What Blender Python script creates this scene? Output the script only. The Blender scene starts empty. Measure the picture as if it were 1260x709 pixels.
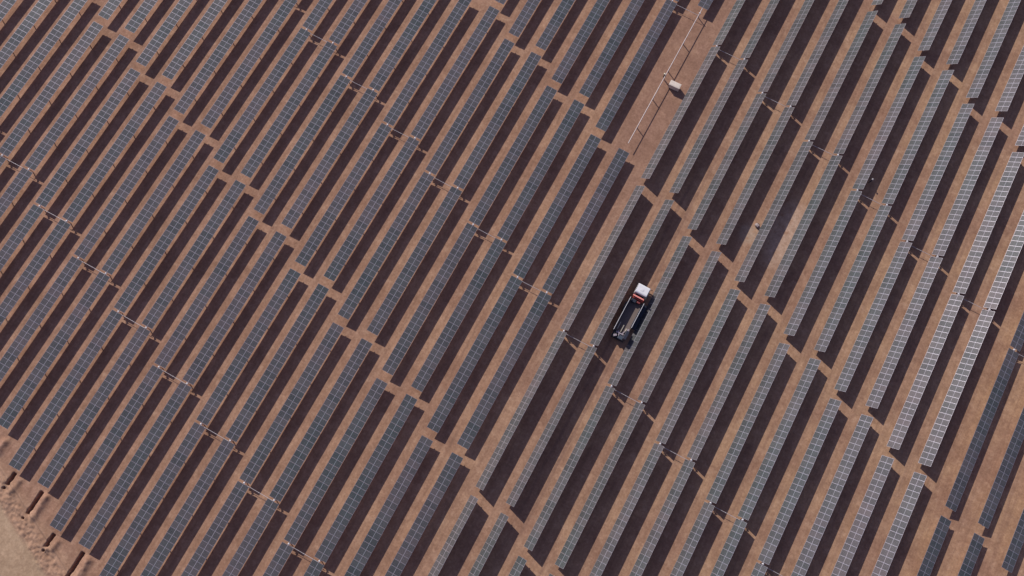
import bpy, bmesh, math, random
import numpy as np
from mathutils import Vector, Matrix, noise
R = math.radians
random.seed(7)
scn = bpy.context.scene
COL = scn.collection

# ------------------------------------------------------------------ helpers
def new_mat(name):
    m = bpy.data.materials.new(name); m.use_nodes = True
    return m, m.node_tree.nodes, m.node_tree.links, m.node_tree.nodes['Principled BSDF']

def plain(name, col, rough=.6, metal=0., var=.12, scale=6.):
    m, N, L, B = new_mat(name)
    B.inputs['Roughness'].default_value = rough; B.inputs['Metallic'].default_value = metal
    tc = N.new('ShaderNodeTexCoord'); nz = N.new('ShaderNodeTexNoise')
    nz.inputs['Scale'].default_value = scale; nz.inputs['Detail'].default_value = 4
    L.new(tc.outputs['Object'], nz.inputs['Vector'])
    mx = N.new('ShaderNodeMix'); mx.data_type = 'RGBA'
    mx.inputs['A'].default_value = (*[c * (1 - var) for c in col], 1)
    mx.inputs['B'].default_value = (*[min(1, c * (1 + var)) for c in col], 1)
    L.new(nz.outputs['Fac'], mx.inputs['Factor']); L.new(mx.outputs['Result'], B.inputs['Base Color'])
    return m

def mesh_of(name, bm, mats):
    me = bpy.data.meshes.new(name); bm.to_mesh(me); bm.free()
    for m in (mats if isinstance(mats, (list, tuple)) else [mats]): me.materials.append(m)
    return me

def link(name, me, parent=None, loc=(0, 0, 0), rot=(0, 0, 0)):
    o = bpy.data.objects.new(name, me); COL.objects.link(o)
    o.parent = parent; o.location = loc; o.rotation_euler = rot
    return o

def tag(o, label=None, cat=None, group=None, kind=None):
    if label: o['label'] = label
    if cat: o['category'] = cat
    if group: o['group'] = group
    if kind: o['kind'] = kind
    return o

def box(bm, c, s, mat=0, rz=0., rx=0., bev=0.):
    M = Matrix.Translation(c) @ Matrix.Rotation(rz, 4, 'Z') @ Matrix.Rotation(rx, 4, 'X') @ Matrix.Diagonal((*s, 1))
    g = bmesh.ops.create_cube(bm, size=1, matrix=M)
    fs = {f for v in g['verts'] for f in v.link_faces}
    for f in fs: f.material_index = mat
    if bev:
        es = list({e for v in g['verts'] for e in v.link_edges})
        bmesh.ops.bevel(bm, geom=es, offset=bev, segments=2, affect='EDGES', profile=.6)
    return bm

def rod(bm, a, b, r, seg=10, r2=None, mat=0):
    a, b = Vector(a), Vector(b); d = b - a
    M = Matrix.Translation((a + b) / 2) @ d.to_track_quat('Z', 'Y').to_matrix().to_4x4()
    g = bmesh.ops.create_cone(bm, cap_ends=True, segments=seg, radius1=r, radius2=r if r2 is None else r2, depth=d.length, matrix=M)
    for f in {f for v in g['verts'] for f in v.link_faces}: f.material_index = mat
    return bm

# ------------------------------------------------------------------ materials
M_STEEL = plain('galvanised_steel', (.36, .31, .31), .5, .2, .1, 3)
M_SHAFT = plain('zinc_coated_shaft', (.50, .45, .45), .5, .1, .1, 3)
M_ALU = plain('module_frame_aluminium', (.46, .44, .48), .26, .6, .06, 2)
M_MOTOR = plain('painted_motor_housing', (.78, .77, .76), .4, 0, .06, 8)
M_BACK = plain('module_backsheet', (.55, .55, .56), .6, 0, .04, 2)

def glass_mat():
    m, N, L, B = new_mat('dusty_solar_glass')
    tc = N.new('ShaderNodeTexCoord'); sp = N.new('ShaderNodeSeparateXYZ'); L.new(tc.outputs['Object'], sp.inputs[0])
    def math_(op, a, b=None):
        n = N.new('ShaderNodeMath'); n.operation = op
        for i, v in enumerate((a, b)):
            if v is None: continue
            if isinstance(v, (int, float)): n.inputs[i].default_value = v
            else: L.new(v, n.inputs[i])
        return n.outputs[0]
    def lines(v, pitch, w):                 # 1 on the thin gaps between cells
        f = math_('FRACT', math_('DIVIDE', v, pitch)); f = math_('ABSOLUTE', math_('SUBTRACT', f, .5))
        return math_('GREATER_THAN', f, .5 - w / pitch / 2)
    ax = math_('ABSOLUTE', sp.outputs['X'])
    mid = math_('LESS_THAN', ax, .023)
    gx = lines(math_('SUBTRACT', ax, .026), .0962, .004); gy = lines(math_('ADD', sp.outputs['Y'], .0), .159, .005)
    g = math_('MAXIMUM', math_('MULTIPLY', math_('MAXIMUM', gx, gy), .45), mid)
    oi = N.new('ShaderNodeObjectInfo')
    rp = N.new('ShaderNodeValToRGB'); L.new(oi.outputs['Random'], rp.inputs[0])
    rp.color_ramp.elements[0].color = (.038, .042, .041, 1); rp.color_ramp.elements[1].color = (.068, .061, .060, 1)
    e = rp.color_ramp.elements.new(.5); e.color = (.050, .053, .052, 1)
    mx = N.new('ShaderNodeMix'); mx.data_type = 'RGBA'
    L.new(g, mx.inputs['Factor']); L.new(rp.outputs[0], mx.inputs['A']); mx.inputs['B'].default_value = (.36, .35, .38, 1)
    # wind-blown dust, thicker near the frames and uneven across the field
    geo = N.new('ShaderNodeNewGeometry'); nz = N.new('ShaderNodeTexNoise'); nz.inputs['Scale'].default_value = .35; nz.inputs['Detail'].default_value = 5
    L.new(geo.outputs['Position'], nz.inputs['Vector'])
    dst = N.new('ShaderNodeMapRange'); L.new(nz.outputs['Fac'], dst.inputs[0])
    dst.inputs[1].default_value = .3; dst.inputs[2].default_value = .7; dst.inputs[3].default_value = .05; dst.inputs[4].default_value = .12
    mx2 = N.new('ShaderNodeMix'); mx2.data_type = 'RGBA'; L.new(dst.outputs[0], mx2.inputs['Factor'])
    L.new(mx.outputs['Result'], mx2.inputs['A']); mx2.inputs['B'].default_value = (.33, .29, .27, 1)
    n3 = N.new('ShaderNodeTexNoise'); n3.inputs['Scale'].default_value = .055; n3.inputs['Detail'].default_value = 3; L.new(geo.outputs['Position'], n3.inputs['Vector'])
    rp3 = N.new('ShaderNodeValToRGB'); L.new(n3.outputs['Fac'], rp3.inputs[0])
    rp3.color_ramp.elements[0].position = .35; rp3.color_ramp.elements[1].position = .65
    rp3.color_ramp.elements[0].color = (.86, .96, .98, 1); rp3.color_ramp.elements[1].color = (1.14, 1.04, 1.08, 1)
    mx3 = N.new('ShaderNodeMix'); mx3.data_type = 'RGBA'; mx3.blend_type = 'MULTIPLY'; mx3.inputs['Factor'].default_value = 1
    L.new(mx2.outputs['Result'], mx3.inputs['A']); L.new(rp3.outputs[0], mx3.inputs['B'])
    L.new(mx3.outputs['Result'], B.inputs['Base Color'])
    B.inputs['Roughness'].default_value = .34; B.inputs['IOR'].default_value = 1.45
    nr = N.new('ShaderNodeMapRange'); L.new(nz.outputs['Fac'], nr.inputs[0]); nr.inputs[3].default_value = .20; nr.inputs[4].default_value = .27
    L.new(nr.outputs[0], B.inputs['Roughness'])
    return m
M_GLASS = glass_mat()

# ------------------------------------------------------------------ layout of the field (metres)
P, D, T = 5.5, 4.4494, 58.903          # row pitch, shift of each pair of rows, table pitch along the row
H = 1.38                               # torque tube height
CX = [0.052, 0.125, 0.124, -0.077, -0.184, -0.258, -0.016, -0.286, 0.038, 0.275]
CY = [-0.035, 0.099, -0.036, -0.213, 0.024, 0.189, -0.182, 0.102, -0.131, 0.042]
def drift(x, y):                       # the survey lines of the real field are not quite straight
    u = (min(max(x, -20), 180) - 80) / 100; v = min(max(y, -85), 85) / 80
    F = [u ** a * v ** b for a in range(4) for b in range(4 - a)]
    return sum(f * c for f, c in zip(F, CX)), sum(f * c for f, c in zip(F, CY))
def world(i, k):
    x, y = i * P, -math.floor(i / 2) * D + k * T
    dx, dy = drift(x, y)
    if i >= 30: dx += .5
    return Vector((x + dx, y + dy, 0))

CAM_LOC = Vector((103.778, -38.950, 139.673 + H)); CAM_ROT = (0.241469, -0.005391, 0.495102); F_PX = 1065.39
from mathutils import Euler
RC = Euler(CAM_ROT).to_matrix()
def seen(p, m=4):
    c = RC.transposed() @ (Vector(p) - CAM_LOC)
    x = 630 + F_PX * c.x / -c.z; y = 354.5 - F_PX * c.y / -c.z
    return -m < x < 1260 + m and -m < y < 709 + m

# ------------------------------------------------------------------ ground: one sheet with trenches, spoil and berm
def field_edge(X, Y): return (Y + 72.4 + .42 * (X - 30)) / 1.085
def build_ground():
    def axis(f0, f1, fs, lo, hi):
        a = [-3000, -1200, -500, -250]
        a += list(np.arange(lo, f0, 3.)) + list(np.arange(f0, f1, fs)) + list(np.arange(f1, hi, 3.)) + [hi + 80, 500, 1300, 3000]
        return np.array(sorted(set(np.round(a, 3))))
    xs = axis(22, 58, .14, -60, 260); ys = axis(-92, -66, .14, -150, 180)
    X, Y = np.meshgrid(xs, ys); Z = np.zeros_like(X)
    fine = (X > 20) & (X < 60) & (Y > -94) & (Y < -64)
    idx = np.argwhere(fine)
    trench = [(32.9, -72.3, -74.4), (38.36, -72.6, -76.5), (43.8, -77.0, -79.2), (49.4, -77.1, -82.2), (27.3, -69.9, -71.8), (54.9, -81.6, -86)]
    mounds = [(34.15, -73.0, -74.6, .55, .38), (39.5, -72.9, -76.5, .62, .5), (45.0, -77.7, -79.0, .5, .4), (50.75, -77.6, -81.8, .66, .55), (28.6, -69.0, -71.0, .7, .5), (56.2, -82, -85, .6, .5)]
    pits = [(32.7, -75.0), (38.15, -77.35), (43.85, -79.75), (27.3, -72.6)]
    for a, b in idx:
        x, y = float(X[a, b]), float(Y[a, b]); d = field_edge(x, y)
        al = x * .92 - y * .39; n1 = noise.noise(Vector((al * .55, d * 1.1, 1.3))); n2 = noise.noise(Vector((al * 1.6, d * 2.4, 4.1))); n3 = noise.noise(Vector((x * .35, y * .35, 9)))
        z = .012 * n2
        z += .30 * math.exp(-((d + .12 * n3) / .24) ** 2)                       # thin ridge of backfill
        w = max(0, min(1, (-d - .35) / .5)) * max(0, min(1, (d + 3.3 + .8 * n3) / .7))
        z += w * (.14 + .27 * n1 + .17 * n2 + .07 * noise.noise(Vector((x * 5, y * 5, 2))))          # dozed berm
        for tx, y1, y0 in trench:
            if abs(x - tx) < 1 and y0 - 1 < y < y1 + 1:
                q = max(abs(x - tx + .05 * n2) - .27, y - y1, y0 - y)
                z -= .7 * max(0, min(1, -q / .24 + .4))
        for mx_, y1, y0, hw, hh in mounds:
            if abs(x - mx_) < 1.5:
                q = ((x - mx_) / hw) ** 2 + (max(0, y - y1, y0 - y) / .5) ** 2
                z += hh * math.exp(-q * 1.1) * (.8 + .35 * n1 + .16 * n2)
        for px_, py_ in pits:
            q = math.hypot(x - px_, y - py_) - .2
            z -= .6 * max(0, min(1, -q / .12 + .5))
        Z[a, b] = z
    nx, ny = len(xs), len(ys)
    V = np.stack([X.ravel(), Y.ravel(), Z.ravel()], 1)
    i = np.arange(nx * ny).reshape(ny, nx)
    Fc = np.stack([i[:-1, :-1], i[:-1, 1:], i[1:, 1:], i[1:, :-1]], -1).reshape(-1, 4)
    me = bpy.data.meshes.new('ground')
    me.from_pydata(V.tolist(), [], Fc.tolist()); me.polygons.foreach_set('use_smooth', [True] * len(Fc))

    m, N, L, B = new_mat('desert_soil'); B.inputs['Roughness'].default_value = .95; B.inputs['Specular IOR Level'].default_value = .15
    geo = N.new('ShaderNodeNewGeometry'); sp = N.new('ShaderNodeSeparateXYZ'); L.new(geo.outputs['Position'], sp.inputs[0])
    def mr(v, a, b, c=0., d=1., smooth=False):
        n = N.new('ShaderNodeMapRange'); L.new(v, n.inputs[0])
        if smooth: n.interpolation_type = 'SMOOTHSTEP'
        for k, q in zip((1, 2, 3, 4), (a, b, c, d)): n.inputs[k].default_value = q
        return n.outputs[0]
    def mth(op, a, b=None):
        n = N.new('ShaderNodeMath'); n.operation = op
        for k, v in enumerate((a, b)):
            if v is None: continue
            if isinstance(v, (int, float)): n.inputs[k].default_value = v
            else: L.new(v, n.inputs[k])
        return n.outputs[0]
    def nz(scale, det=4, vec=None, rough=.55):
        n = N.new('ShaderNodeTexNoise'); n.inputs['Scale'].default_value = scale; n.inputs['Detail'].default_value = det; n.inputs['Roughness'].default_value = rough
        L.new(vec or geo.outputs['Position'], n.inputs['Vector']); return n.outputs['Fac']
    def mix(f, a, b, mode='MIX'):
        n = N.new('ShaderNodeMix'); n.data_type = 'RGBA'; n.blend_type = mode
        if isinstance(f, (int, float)): n.inputs['Factor'].default_value = f
        else: L.new(f, n.inputs['Factor'])
        for k, v in (('A', a), ('B', b)):
            if isinstance(v, tuple): n.inputs[k].default_value = (*v, 1)
            else: L.new(v, n.inputs[k])
        return n.outputs['Result']
    X_, Y_ = sp.outputs['X'], sp.outputs['Y']
    east = mr(mth('ADD', X_, mth('MULTIPLY', nz(.02, 3), 40)), 40, 150)
    c = mix(east, (0.419, 0.234, 0.164), (0.461, 0.278, 0.164))
    c = mix(mr(nz(.11, 5), .38, .62), c, (0.374, 0.208, 0.137))
    mp = N.new('ShaderNodeMapping'); mp.inputs['Scale'].default_value = (1.6, .09, 1); L.new(geo.outputs['Position'], mp.inputs['Vector'])
    c = mix(mr(nz(1., 5, mp.outputs[0]), .44, .66, 0, .6), c, (0.285, 0.155, 0.102))     # wheel-worn streaks along the aisles
    c = mix(mr(nz(.75, 6, None, .65), .52, .68, 0, .55), c, (0.531, 0.342, 0.232))        # pale loose sand
    c = mix(mr(nz(.5, 6, None, .7), .56, .70, 0, .55), c, (0.260, 0.142, 0.098))
    # tyre ruts along the aisles
    xx = mth('ADD', X_, mth('MULTIPLY', mth('SUBTRACT', nz(.05, 2), .5), 2.2))
    for off in (3.55, 1.95):
        fr = mth('ABSOLUTE', mth('SUBTRACT', mth('FRACT', mth('DIVIDE', mth('ADD', xx, -off + P / 2), P)), .5))
        c = mix(mth('MULTIPLY', mr(fr, .02, .05, .5, 0), mr(nz(.13, 3), .48, .62)), c, (0.293, 0.169, 0.116))
    # the truck's own wheel marks behind and ahead of it
    for wx in (106.42, 108.2):
        tr = mth('ABSOLUTE', mth('SUBTRACT', mth('ADD', X_, mth('MULTIPLY', mth('SUBTRACT', nz(.09, 2), .5), .9)), wx))
        c = mix(mth('MULTIPLY', mr(tr, .16, .28, .6, 0), mr(mth('ABSOLUTE', mth('SUBTRACT', Y_, -6.)), 26, 44, 1, 0)), c, (0.250, 0.141, 0.103))
    # footprints and small clods
    c = mix(mr(nz(3.2, 3, None, .6), .58, .70, 0, .45), c, (0.238, 0.134, 0.092))
    # disturbed, redder aisle round the bare tube
    bx = mth('MULTIPLY', mr(mth('ABSOLUTE', mth('SUBTRACT', X_, 95.0)), 2.5, 8.5, 1, 0, True), mr(mth('ABSOLUTE', mth('SUBTRACT', Y_, 42.)), 18, 36, 1, 0, True))
    c = mix(mth('MULTIPLY', bx, mr(nz(.3, 4), .25, .6, .45, .9)), c, (0.311, 0.171, 0.120))
    # pale patch of dug soil
    pm = N.new('ShaderNodeMapping'); pm.vector_type = 'POINT'; pm.inputs['Scale'].default_value = (1, .42, 1); pm.inputs['Location'].default_value = (-124.2, -22.2 * .42, 0); L.new(geo.outputs['Position'], pm.inputs['Vector'])
    pd = N.new('ShaderNodeVectorMath'); pd.operation = 'LENGTH'; L.new(pm.outputs[0], pd.inputs[0])
    c = mix(mth('MULTIPLY', mr(pd.outputs['Value'], 1.6, 3.6, .9, 0, True), mr(nz(.8, 5), .3, .5)), c, (.57, .40, .295))
    pw = N.new('ShaderNodeVectorMath'); pw.operation = 'DISTANCE'; L.new(geo.outputs['Position'], pw.inputs[0]); pw.inputs[1].default_value = (118.9, 19.6, 0)
    c = mix(mth('MULTIPLY', mr(pw.outputs['Value'], .8, 2.6, .8, 0, True), mr(nz(1.3, 5), .3, .5)), c, (.50, .37, .27))
    # outside the field: beige road, rubble berm
    fe = mth('DIVIDE', mth('ADD', mth('ADD', Y_, 72.4), mth('MULTIPLY', mth('SUBTRACT', X_, 30.), .42)), 1.085)
    fe = mth('ADD', fe, mth('MULTIPLY', mth('SUBTRACT', nz(.35, 4), .5), 1.6))
    c = mix(mr(fe, -.2, 1.6, .55, 0, True), c, (0.486, 0.311, 0.205))
    c = mix(mr(fe, -3.6, -2.6, .95, 0, True), c, (.50, .355, .23))
    c = mix(mth('MULTIPLY', mr(fe, -4.6, -3.6, 1, 0), mr(nz(1., 4, mp.outputs[0]), .4, .7, 0, .35)), c, (0.401, 0.254, 0.157))
    # dug trench walls turn darker and redder with depth
    c = mix(mr(sp.outputs['Z'], -.35, -.08, .9, 0), c, (.25, .12, .082))
    fg = nz(9, 6, None, .7); c = mix(.22, c, mix(fg, (.2, .12, .08), (.5, .33, .22)))
    for sc, fac in ((.22, .30), (.9, .34), (2.6, .34)):       # mottled crust, clods and footprints
        c = mix(mr(nz(sc, 3, None, .6), .42, .58, 0, fac), c, mix(1., c, (.66, .62, .60), 'MULTIPLY'))
    c = mix(mr(nz(1.7, 3, None, .6), .56, .64, 0, .35), c, mix(1., c, (1.35, 1.35, 1.38), 'MULTIPLY'))
    L.new(c, B.inputs['Base Color'])
    bp = N.new('ShaderNodeBump'); bp.inputs['Strength'].default_value = .55; bp.inputs['Distance'].default_value = .06
    L.new(mth('ADD', nz(1.4, 8, None, .65), mth('MULTIPLY', nz(1., 5, mp.outputs[0]), .8)), bp.inputs['Height']); L.new(bp.outputs[0], B.inputs['Normal'])
    me.materials.append(m)
    o = link('ground', me); tag(o, kind='structure')
build_ground()

# ------------------------------------------------------------------ solar panel rows
W, PITCH, NM = 2.02, 1.0165, 28
def module_mesh():
    bm = bmesh.new(); hx, hy, fw, t = W / 2, .5, .03, .035
    def ring(z, x, y): return [bm.verts.new((sx * x, sy * y, z)) for sx, sy in ((-1, -1), (1, -1), (1, 1), (-1, 1))]
    o0, o1, i1, i2 = ring(0, hx, hy), ring(t, hx, hy), ring(t, hx - fw, hy - fw), ring(t - .004, hx - fw, hy - fw)
    for a, b in ((o0, o1), (o1, i1), (i1, i2)):
        for j in range(4): bm.faces.new((a[j], a[(j + 1) % 4], b[(j + 1) % 4], b[j]))
    f = bm.faces.new(i2); f.material_index = 1
    f = bm.faces.new(o0[::-1]); f.material_index = 2
    bmesh.ops.recalc_face_normals(bm, faces=bm.faces[:])
    return mesh_of('solar_module', bm, [M_ALU, M_GLASS, M_BACK])
ME_MODULE = module_mesh()
def tube_mesh(y0, y1):
    bm = bmesh.new(); rod(bm, (0, y0, 0), (0, y1, 0), .07, 8)
    y = y0 + .3
    while y < y1:                                # bearing collars
        rod(bm, (0, y - .03, 0), (0, y + .03, 0), .085, 8); y += 6.2
    return mesh_of('torque_tube', bm, M_STEEL)
ME_TUBE = tube_mesh(-28.72, 28.72)
def post_mesh():
    bm = bmesh.new(); h = H - .09
    box(bm, (-.07, 0, h / 2), (.012, .10, h)); box(bm, (.07, 0, h / 2), (.012, .10, h)); box(bm, (0, 0, h / 2), (.126, .010, h))
    box(bm, (0, 0, h + .01), (.22, .09, .03))
    return mesh_of('post', bm, M_STEEL)
ME_POST = post_mesh()
def motor_mesh():
    bm = bmesh.new()
    rod(bm, (0, -.09, 0), (0, .09, 0), .13, 16); box(bm, (0, 0, .10), (.24, .16, .12), bev=.03); rod(bm, (.12, 0, -.15), (.12, 0, .05), .06, 10)
    return mesh_of('drive_motor', bm, M_MOTOR)
ME_MOTOR = motor_mesh()
def shaft_mesh():
    bm = bmesh.new(); rod(bm, (0, 0, 0), (P, 0, 0), .036, 8)
    for x in (.35, P / 2, P - .35): rod(bm, (x - .06, 0, 0), (x + .06, 0, 0), .065, 8)
    return mesh_of('drive_shaft', bm, M_SHAFT)
ME_SHAFT = shaft_mesh()

TILT_R, TILT_E = 46., -13.
rows = []
for i in range(-6, 37):
    for c in (-1.5, -.5, .5, 1.5, 2.5):
        if c < -.9: continue                       # the field ends there
        a, b = world(i, c - .5), world(i, c + .5)
        n = sum(seen(a.lerp(b, t / 60) + Vector((s, 0, H))) for t in range(61) for s in (-1, 1))
        if n >= 1: rows.append((i, c, n))
bands = {-.5: 'in the lower left band', .5: 'in the middle diagonal band', 1.5: 'in the upper right band', 2.5: 'in the top right corner'}
looks = {'flat': 'flat dark grey solar panel row', 'tilted': 'tilted pale solar panel row', 'eastern': 'dark narrow-shadowed solar panel row'}
groups = {'flat': 'solar panel rows lying flat', 'tilted': 'solar panel rows tilted to the sun', 'eastern': 'darker solar panel rows at the right edge'}
def nth(n): return str(n) + ('th' if 10 < n % 100 < 14 else {1: 'st', 2: 'nd', 3: 'rd'}.get(n % 10, 'th'))
rank = {}
for c in bands:
    for k, (i, _, n) in enumerate(sorted(r for r in rows if r[1] == c)): rank[i, c] = k + 1
def style(i): return 'eastern' if i >= 30 else 'tilted' if i >= 18 else 'flat'
def make_row(i, c):
    a, b = world(i, c - .5), world(i, c + .5)
    sh = random.uniform(-.07, .07); a.y += sh; b.y += sh; a.x += random.uniform(-.05, .05); b.x += random.uniform(-.05, .05)
    mid = (a + b) / 2; d = b - a
    rz = math.atan2(-d.x, d.y); st = style(i)
    t = bpy.data.objects.new('solar_panel_row', None); t.empty_display_size = .5
    COL.objects.link(t); t.location = (mid.x, mid.y, 0); t.rotation_euler = (0, 0, rz)
    lab = f"{'bright glinting solar panel row' if i in (28, 29) else looks[st]}, {nth(rank[i, c])} from left {bands[c]}"
    if (i, c) == (17, 1.5): lab = 'half-built solar panel row with bare white tube beside the storage crate'
    elif (i, c) == (19, .5): lab = 'tilted pale solar panel row directly left of the flatbed truck'
    elif (i, c) == (20, .5): lab = "tilted pale solar panel row right of the flatbed truck, partly in its shadow"
    tag(t, lab, 'solar panel row', groups[st])
    tilt = {'flat': -2.5, 'tilted': {29: 44.3, 28: 43.9, 27: 44.5, 26: 44.9, 25: 45.4}.get(i, TILT_R), 'eastern': TILT_E}[st] + random.uniform(-.7, .7) * (.3 if i in (28, 29) else 1)
    q = Euler((0, -R(tilt), 0))                     # positive: east edge high, facing west
    up = q.to_matrix() @ Vector((0, 0, 1))
    for s in (-1, 1):
        for j in range(NM):
            y = s * (.21 + PITCH * (j + .5))
            if (i, c) == (17, 1.5) and y < 1.0: continue
            o = link('solar_module', ME_MODULE, t, Vector((0, y, H)) + up * .072, (q.x + random.uniform(-.002, .002), q.y + random.uniform(-.004, .004), 0))
    link('torque_tube', ME_TUBE, t, (0, 0, H))
    for k in range(-4, 5): link('post', ME_POST, t, (0, k * 6.2 + (.0 if k else 0), 0))
    link('drive_motor', ME_MOTOR, t, (0, 0, H))
    if i % 2 == 0:
        e = (world(i + 1, c - .5) + world(i + 1, c + .5)) / 2; w = e - mid
        link('drive_shaft', ME_SHAFT, t, (.0, -.22, H - .3), (0, 0, math.atan2(w.y, w.x) - rz))
for i, c, n in rows: make_row(i, c)

# ------------------------------------------------------------------ flatbed truck standing in the aisle
WHITE = plain('white_vehicle_paint', (.72, .70, .70), .35, 0, .05, 1.5)
RED = plain('red_vehicle_paint', (.62, .10, .07), .4, 0, .15, 3)
SALMON = plain('sunlit_red_paint', (.80, .26, .21), .45, 0, .12, 3)  # crossbar red with its sunlit pink put into the base colour
DARK = plain('dark_chassis', (.016, .017, .022), .6, 0, .3, 4)
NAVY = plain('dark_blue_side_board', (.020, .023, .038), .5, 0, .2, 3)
RUBBER = plain('tyre_rubber', (.03, .03, .03), .85, 0, .2, 10)
BED = plain('dusty_bed_boards', (.165, .125, .108), .85, 0, .2, 4)
TAN = plain('cream_timber', (.42, .37, .29), .7, 0, .12, 5)
GREYP = plain('greyish_machine_paint', (.32, .27, .30), .5, 0, .2, 4)
BLUE = plain('faded_blue_box', (.05, .065, .09), .5, 0, .2, 4)
LENS = plain('lamp_lens', (.75, .73, .65), .2, 0, .05)
def win_mat():
    m, N, L, B = new_mat('cab_window_glass'); B.inputs['Base Color'].default_value = (.02, .025, .03, 1); B.inputs['Roughness'].default_value = .08; return m
WINDOW = win_mat()

truck = bpy.data.objects.new('flatbed_truck', None); COL.objects.link(truck)
truck.location = (107.33, -2.2, 0); truck.rotation_euler = (0, 0, R(-.5))
tag(truck, 'dark flatbed truck with white cab roof and red headboard in the sandy aisle', 'truck')
def tp(name, bm, mats, parent=truck): return link(name, mesh_of(name, bm, mats), parent)
bm = bmesh.new()                                                   # chassis
for s in (-1, 1): box(bm, (s * .42, -.6, .82), (.1, 8.8, .24))
for y in (-4.6, -3, -1.5, 0, 1.6, 3.2): box(bm, (0, y, .82), (.74, .12, .18))
for y in (2.9, -2.4, -3.7): rod(bm, (-1.0, y, .52), (1.0, y, .52), .08, 8)
box(bm, (-.85, .3, .7), (.5, 1.2, .5), bev=.06); box(bm, (.85, .2, .7), (.5, .9, .45), bev=.06)
tp('chassis', bm, DARK)
# cab: shaped side profile with a sloping windscreen
bm = bmesh.new(); prof = [(2.75, .75), (4.55, .75), (4.62, 1.55), (4.35, 2.62), (4.18, 2.72), (2.95, 2.74), (2.75, 2.62)]
vs = [[bm.verts.new((s * (1.13 if z < 2 else 1.02), y, z)) for y, z in prof] for s in (-1, 1)]
n = len(prof)
bm.faces.new(vs[0]); bm.faces.new(vs[1][::-1])
for j in range(n): bm.faces.new((vs[0][j], vs[0][(j + 1) % n], vs[1][(j + 1) % n], vs[1][j]))
bmesh.ops.recalc_face_normals(bm, faces=bm.faces[:]); bmesh.ops.bevel(bm, geom=bm.edges[:], offset=.04, segments=2, affect='EDGES')
cab = tp('cab', bm, WHITE)
bm = bmesh.new(); box(bm, (0, 4.50, 2.05), (1.85, .03, .85), rx=R(13.5)); tp('windscreen', bm, WINDOW, cab)
for s in (-1, 1):
    bm = bmesh.new(); box(bm, (s * 1.115, 3.75, 1.45), (.03, .95, 1.25), bev=.01); dr = tp('door', bm, WHITE, cab)
    bm = bmesh.new(); box(bm, (s * 1.095, 3.75, 2.2), (.03, .85, .5)); tp('side_window', bm, WINDOW, cab)
    bm = bmesh.new(); rod(bm, (s * 1.08, 4.3, 2.1), (s * 1.35, 4.42, 2.1), .02, 6); box(bm, (s * 1.36, 4.42, 2.0), (.16, .06, .36), bev=.02); tp('mirror', bm, DARK, cab)
    bm = bmesh.new(); box(bm, (s * .85, 4.66, 1.0), (.3, .06, .18), bev=.02); tp('headlight', bm, LENS)
bm = bmesh.new(); box(bm, (0, 4.68, .68), (2.2, .14, .26), bev=.03); tp('bumper', bm, DARK)
bm = bmesh.new(); box(bm, (0, 4.64, 1.3), (1.2, .04, .3)); tp('grille', bm, DARK, cab)
bm = bmesh.new(); box(bm, (-.1, 3.5, 2.765), (.5, .4, .04), bev=.015); tp('roof_hatch', bm, WHITE, cab)
def wheel(x, y, wide=.3):
    bm = bmesh.new(); s = 1 if x > 0 else -1
    rod(bm, (x - wide / 2, y, .52), (x + wide / 2, y, .52), .52, 28)
    bmesh.ops.bevel(bm, geom=[e for e in bm.edges if len(e.link_faces) == 2 and e.calc_face_angle() > 1], offset=.06, segments=2, affect='EDGES')
    w = tp('wheel', bm, RUBBER)
    bm = bmesh.new(); rod(bm, (x + s * (wide / 2 - .02), y, .52), (x + s * (wide / 2 + .02), y, .52), .29, 20); rod(bm, (x + s * wide / 2, y, .52), (x + s * (wide / 2 + .07), y, .52), .1, 10)
    tp('rim', bm, M_STEEL, w)
for s in (-1, 1):
    wheel(s * 1.0, 3.45)
    wheel(s * .95, -2.55, .5); wheel(s * .95, -3.75, .5)
# headboard and red crossbar behind the cab
bm = bmesh.new()
for s in (-1, 1): box(bm, (s * .95, 2.25, 1.65), (.12, .12, 1.25))
box(bm, (0, 1.95, 1.6), (1.9, .1, .8)); hb = tp('headboard', bm, RED)
bm = bmesh.new(); box(bm, (-.05, 2.2, 2.34), (2.0, .25, .14), bev=.03); tp('crossbar', bm, SALMON, hb)
bm = bmesh.new(); box(bm, (.35, 1.6, 1.5), (.6, .4, .6), bev=.05); tp('winch_housing', bm, plain('dark_red_paint', (.20, .04, .04), .5, 0, .2, 3))
bm = bmesh.new(); box(bm, (-.5, 1.5, 1.5), (.8, .6, .8), bev=.05); tp('tool_chest', bm, NAVY)
bm = bmesh.new(); box(bm, (.1, 2.62, 1.4), (1.7, .2, 1.1), bev=.03); tp('fuel_rack', bm, DARK)
# bed, boards and white side rails
bm = bmesh.new(); box(bm, (0, -1.25, 1.06), (2.42, 5.9, .12)); bed = tp('bed', bm, BED)
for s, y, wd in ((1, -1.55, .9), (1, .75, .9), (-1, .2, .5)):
    bm = bmesh.new(); box(bm, (s * (1.04 + wd / 2), y, .86), (wd, 2.2 if s > 0 else 1.5, .6), bev=.05); tp('added_side_box', bm, NAVY)  # added boxes; the wide right pair stands in for black shade on the soil
for s, y0, y1 in ((-1, -4.35, 1.7), (1, -2.75, 1.7)):
    bm = bmesh.new(); box(bm, (s * 1.22, (y0 + y1) / 2, 1.72), (.05, y1 - y0, 1.22))
    yy = y0 + .4
    while yy < y1: box(bm, (s * 1.26, yy, 1.7), (.04, .08, 1.22)); yy += .9
    sb = tp('side_board', bm, NAVY)
    bm = bmesh.new(); box(bm, (s * 1.22, (y0 + y1) / 2 - .1, 2.36), (.062, y1 - y0 + .2, .07), bev=.012); tp('side_rail', bm, WHITE, sb)
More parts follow.
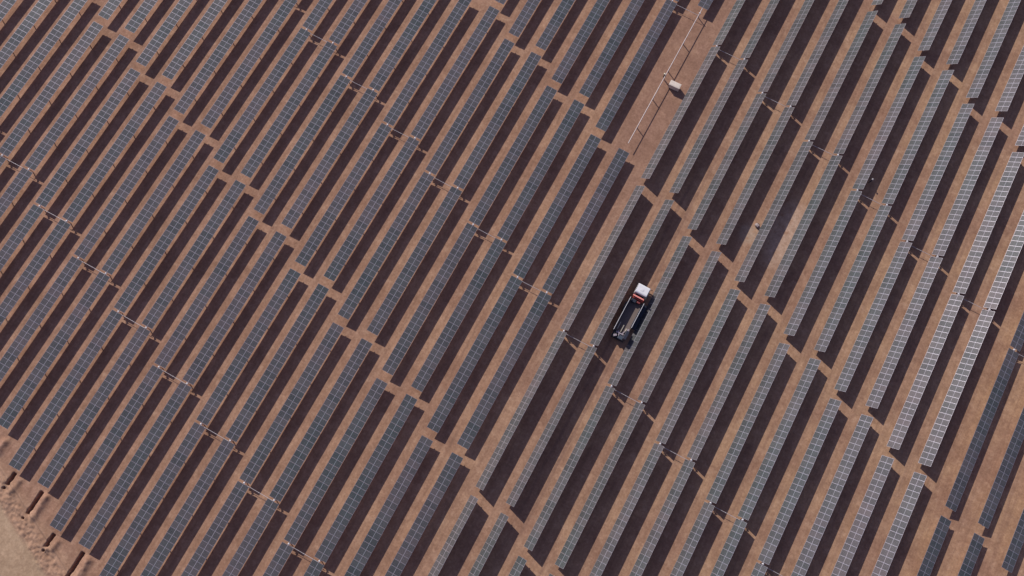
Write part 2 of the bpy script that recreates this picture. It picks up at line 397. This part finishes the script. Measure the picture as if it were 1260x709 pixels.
# machinery on the rear deck
bm = bmesh.new(); box(bm, (0, -4.7, 1.0), (2.2, 1.3, .14)); tp('rear_deck', bm, DARK)
for x, y, ang in ((-.72, -3.35, 14), (-.02, -3.6, 10)):
    bm = bmesh.new(); box(bm, (x, y, 1.75), (.13, 1.25, .12), rx=R(ang), bev=.015); box(bm, (x, y - .45, 1.35), (.12, .14, .6)); tp('timber_beam', bm, TAN)
bm = bmesh.new(); box(bm, (.62, -3.5, 1.45), (.2, .5, .3), bev=.03); tp('tool_box', bm, TAN)
bm = bmesh.new(); box(bm, (.0, -4.45, 1.55), (1.35, .2, .16), bev=.02); box(bm, (-.15, -4.55, 1.5), (.2, 1.0, .16), rz=.5, bev=.02)
box(bm, (.45, -4.15, 1.5), (.16, .8, .16), rz=-.35, bev=.02); rod(bm, (-.5, -4.5, 1.1), (-.5, -4.5, 1.7), .1, 10); tp('loading_arm', bm, GREYP)
bm = bmesh.new(); box(bm, (-.55, -5.05, 1.35), (.55, .35, .35), rz=.6, bev=.04); tp('winch', bm, GREYP)
bm = bmesh.new(); box(bm, (.45, -5.0, 1.33), (1.0, .65, .5), bev=.05); tp('equipment_box', bm, BLUE)
bm = bmesh.new(); box(bm, (1.02, -4.5, 1.85), (.55, 1.5, 1.6), bev=.06); tp('rear_shadow_box', bm, NAVY)  # added tall box, sized to stretch the truck's shadow past the rear
bm = bmesh.new(); rod(bm, (1.0, 2.35, 1.0), (1.0, 2.35, 2.95), .16, 14); box(bm, (1.0, 2.55, 1.8), (.3, .3, 1.6), bev=.03); tp('shadow_stack', bm, DARK)  # added stack, put in to widen the shadow beside the cab
bm = bmesh.new(); box(bm, (.98, -3.4, 1.62), (.3, .35, .5), bev=.05); tp('control_box', bm, GREYP)
bm = bmesh.new(); box(bm, (0, -5.4, .75), (2.2, .1, .2), bev=.02); tp('rear_bumper', bm, DARK)

# ------------------------------------------------------------------ storage crate beside the bare tube
CRATE = plain('cream_crate_paint', (.64, .55, .46), .6, 0, .2, 2.5)
crate = bpy.data.objects.new('storage_crate', None); COL.objects.link(crate)
crate.location = (95.86, 38.0, 0); crate.rotation_euler = (0, 0, R(1.5))
tag(crate, 'cream white lidded storage crate beside the bare tube', 'storage crate')
bm = bmesh.new(); box(bm, (0, 0, .69), (1.94, .92, 1.10), bev=.03)
for x in (-.8, -.4, 0, .4, .8):
    for s in (-1, 1): box(bm, (x, s * .47, .69), (.05, .03, 1.0))
link('crate_body', mesh_of('crate_body', bm, CRATE), crate)
bm = bmesh.new(); box(bm, (0, 0, 1.30), (2.02, 1.0, .12), bev=.035); box(bm, (0, 0, 1.37), (1.7, .7, .03), bev=.012)
lid = link('lid', mesh_of('lid', bm, CRATE), crate)
bm = bmesh.new(); box(bm, (0, -.52, 1.27), (.16, .04, .1), bev=.01); link('latch', mesh_of('latch', bm, M_STEEL), lid)
for x in (-.7, .7):
    bm = bmesh.new(); box(bm, (x, 0, .07), (.14, .96, .14)); link('skid', mesh_of('skid', bm, DARK), crate)

# ------------------------------------------------------------------ pale sack on the sand
SACK = plain('woven_white_sack', (.36, .29, .27), .8, 0, .12, 7)
bm = bmesh.new(); bmesh.ops.create_icosphere(bm, subdivisions=4, radius=1)
for v in bm.verts:
    c = v.co; k = 1 + .16 * noise.noise(c * 2.2) + .05 * noise.noise(c * 6)
    p = 2.8; nrm = (abs(c.x) ** p + abs(c.y) ** p + abs(c.z) ** p) ** (1 / p)
    v.co = Vector((c.x / nrm * .40 * k, c.y / nrm * .30 * k, max(-.0, .26 + c.z / nrm * .27 * k)))
for f in bm.faces: f.smooth = True
sack = link('sack', mesh_of('sack', bm, SACK), None, (119.55, 21.55, 0), (0, 0, R(-20)))
tag(sack, 'pale bulging sack on the sand beside a tilted panel row', 'sack')
bm = bmesh.new(); box(bm, (0, .30, .40), (.5, .16, .07), rx=R(-20), bev=.03); link('tied_neck', mesh_of('tied_neck', bm, plain('dark_sack_cloth', (.10, .06, .06), .9)), sack)  # dark cloth at the sack's mouth

# ------------------------------------------------------------------ two people
SKIN = plain('skin', (.30, .17, .11), .6, 0, .06, 8)
def person(loc, rz, shirt, trousers, hat, label):
    V, E, RR = [], [], []
    def v(x, y, z, r, frm=None, ry=None):
        V.append((x, y, z)); RR.append((r, ry or r))
        if frm is not None: E.append((frm, len(V) - 1))
        return len(V) - 1
    pel = v(0, 0, .96, .145, ry=.11); ab = v(0, .0, 1.12, .13, pel, .10); ch = v(0, .01, 1.32, .155, ab, .11); nk0 = v(0, .0, 1.46, .075, ch); nk = v(0, .015, 1.53, .056, nk0); hd = v(0, .03, 1.62, .088, nk); tp_ = v(0, .02, 1.70, .082, hd)
    for s in (-1, 1):
        hp = v(s * .095, 0, .90, .092, pel); kn = v(s * .12, .04, .50, .062, hp); ca = v(s * .125, .02, .34, .056, kn); an = v(s * .13, 0, .09, .04, ca); ft = v(s * .145, .15, .04, .038, an)
        sh = v(s * .19, 0, 1.41, .066, ch); el = v(s * .27, -.02, 1.13, .045, sh); wr = v(s * .24, .20, 1.04, .028, el)
        pm = v(s * .23, .27, 1.03, .033, wr)
        for k, (dx, dy, dz) in enumerate(((-.034, .055, 0), (-.012, .07, .0), (.010, .065, 0), (.03, .05, 0))):
            f1 = v(s * .23 + dx, .27 + dy, 1.025, .0095, pm); v(s * .23 + dx, .27 + dy + .022, .998, .008, f1)
        th = v(s * .23 - s * .045, .275, 1.04, .011, pm); v(s * .23 - s * .055, .305, 1.03, .009, th)
    me = bpy.data.meshes.new('person'); me.from_pydata(V, E, [])
    o = bpy.data.objects.new('person', me); COL.objects.link(o)
    md = o.modifiers.new('skin', 'SKIN'); md.use_smooth_shade = True
    for k, d in enumerate(me.skin_vertices[0].data): d.radius = RR[k]; d.use_root = (k == 0)
    o.modifiers.new('sub', 'SUBSURF').levels = 2
    dg = bpy.context.evaluated_depsgraph_get(); ev = o.evaluated_get(dg); m2 = bpy.data.meshes.new_from_object(ev)
    o.modifiers.clear(); o.data = m2; m2.name = 'person'
    for m in (SKIN, shirt, trousers, DARK): m2.materials.append(m)
    for f in m2.polygons:
        c = f.center; f.use_smooth = True
        f.material_index = 3 if c.z < .10 else 2 if c.z < 1.0 and abs(c.x) < .2 and c.y < .18 else 1 if c.z < 1.48 and c.y < .19 else 0
    o.location = loc; o.rotation_euler = (0, 0, rz)
    # hard hat with a brim, and the face below it
    bm = bmesh.new(); g = bmesh.ops.create_uvsphere(bm, u_segments=20, v_segments=12, radius=.125, matrix=Matrix.Translation((0, .025, 1.70)) @ Matrix.Diagonal((1, 1.18, .95, 1)))
    bmesh.ops.delete(bm, geom=[q for q in bm.verts if q.co.z < 1.695], context='VERTS')
    rod(bm, (0, .03, 1.69), (0, .03, 1.705), .165, 20)
    link('hat', mesh_of('hat', bm, hat), o)
    bm = bmesh.new(); rod(bm, (0, .11, 1.64), (0, .145, 1.605), .008, 8, .016)
    for s in (-1, 1):
        bmesh.ops.create_uvsphere(bm, u_segments=8, v_segments=6, radius=.012, matrix=Matrix.Translation((s * .034, .108, 1.645)))
        bmesh.ops.create_uvsphere(bm, u_segments=8, v_segments=6, radius=.028, matrix=Matrix.Translation((s * .09, .02, 1.63)) @ Matrix.Diagonal((.4, .7, 1, 1)))
    box(bm, (0, .112, 1.575), (.045, .012, .01)); link('face', mesh_of('face', bm, SKIN), o)
    return tag(o, label, 'person')
OLIVE = plain('olive_work_shirt', (.07, .06, .035), .85, 0, .2, 6); BROWN = plain('brown_trousers', (.05, .035, .028), .85, 0, .2, 6)
DKBLUE = plain('dark_blue_overall', (.02, .02, .035), .85, 0, .2, 6)
person((world(17, 1.5 - .237).x - .245, 38.75, 0), R(-60), OLIVE, BROWN, plain('cream_hat', (.75, .68, .50), .5), 'person in dark work clothes and a pale hat standing at the bare tube')
person((133.42, 37.95, 0), R(60), DKBLUE, DKBLUE, plain('white_hard_hat', (.42, .39, .39), .5), "person in dark clothes and a white hard hat in the panel row's shade")

# ------------------------------------------------------------------ light
sun_dir = Vector((-1.22, .68, 1.)).normalized()
elev = math.asin(sun_dir.z)
w = bpy.data.worlds.new('World'); scn.world = w; w.use_nodes = True
N, L = w.node_tree.nodes, w.node_tree.links
bg = N['Background']; sky = N.new('ShaderNodeTexSky'); sky.sky_type = 'NISHITA'; sky.sun_disc = False
sky.sun_elevation = elev; sky.sun_rotation = math.atan2(sun_dir.x, sun_dir.y)
sky.air_density = 1.3; sky.dust_density = .7; sky.altitude = 300
tint = N.new('ShaderNodeMix'); tint.data_type = 'RGBA'; tint.blend_type = 'MULTIPLY'; tint.inputs['Factor'].default_value = 1   # the camera's magenta white balance
tint.inputs['B'].default_value = (1.27, 1.03, 1.30, 1); L.new(sky.outputs[0], tint.inputs['A'])
L.new(tint.outputs['Result'], bg.inputs['Color']); bg.inputs['Strength'].default_value = .068
sl = bpy.data.lights.new('sun', 'SUN'); sl.energy = 4.0; sl.angle = R(.53); sl.color = (1., .95, .88)
so = bpy.data.objects.new('sun', sl); COL.objects.link(so); so.rotation_euler = sun_dir.to_track_quat('Z', 'Y').to_euler(); so.location = (60, 60, 200)

# ------------------------------------------------------------------ camera
cd = bpy.data.cameras.new('camera'); co = bpy.data.objects.new('camera', cd); COL.objects.link(co)
co.location = CAM_LOC; co.rotation_euler = CAM_ROT
cd.sensor_width = 36; cd.lens = F_PX / 1260 * 36; cd.clip_start = 1; cd.clip_end = 6000
scn.camera = co
scn.cycles.pixel_filter_type = 'BLACKMAN_HARRIS'; scn.cycles.filter_width = 1.5
vs_ = scn.view_settings; vs_.view_transform = 'Standard'; vs_.look = 'None'; vs_.gamma = 1; vs_.use_curve_mapping = False; vs_.exposure = 0.07
scn.render.resolution_x, scn.render.resolution_y = 1024, 576
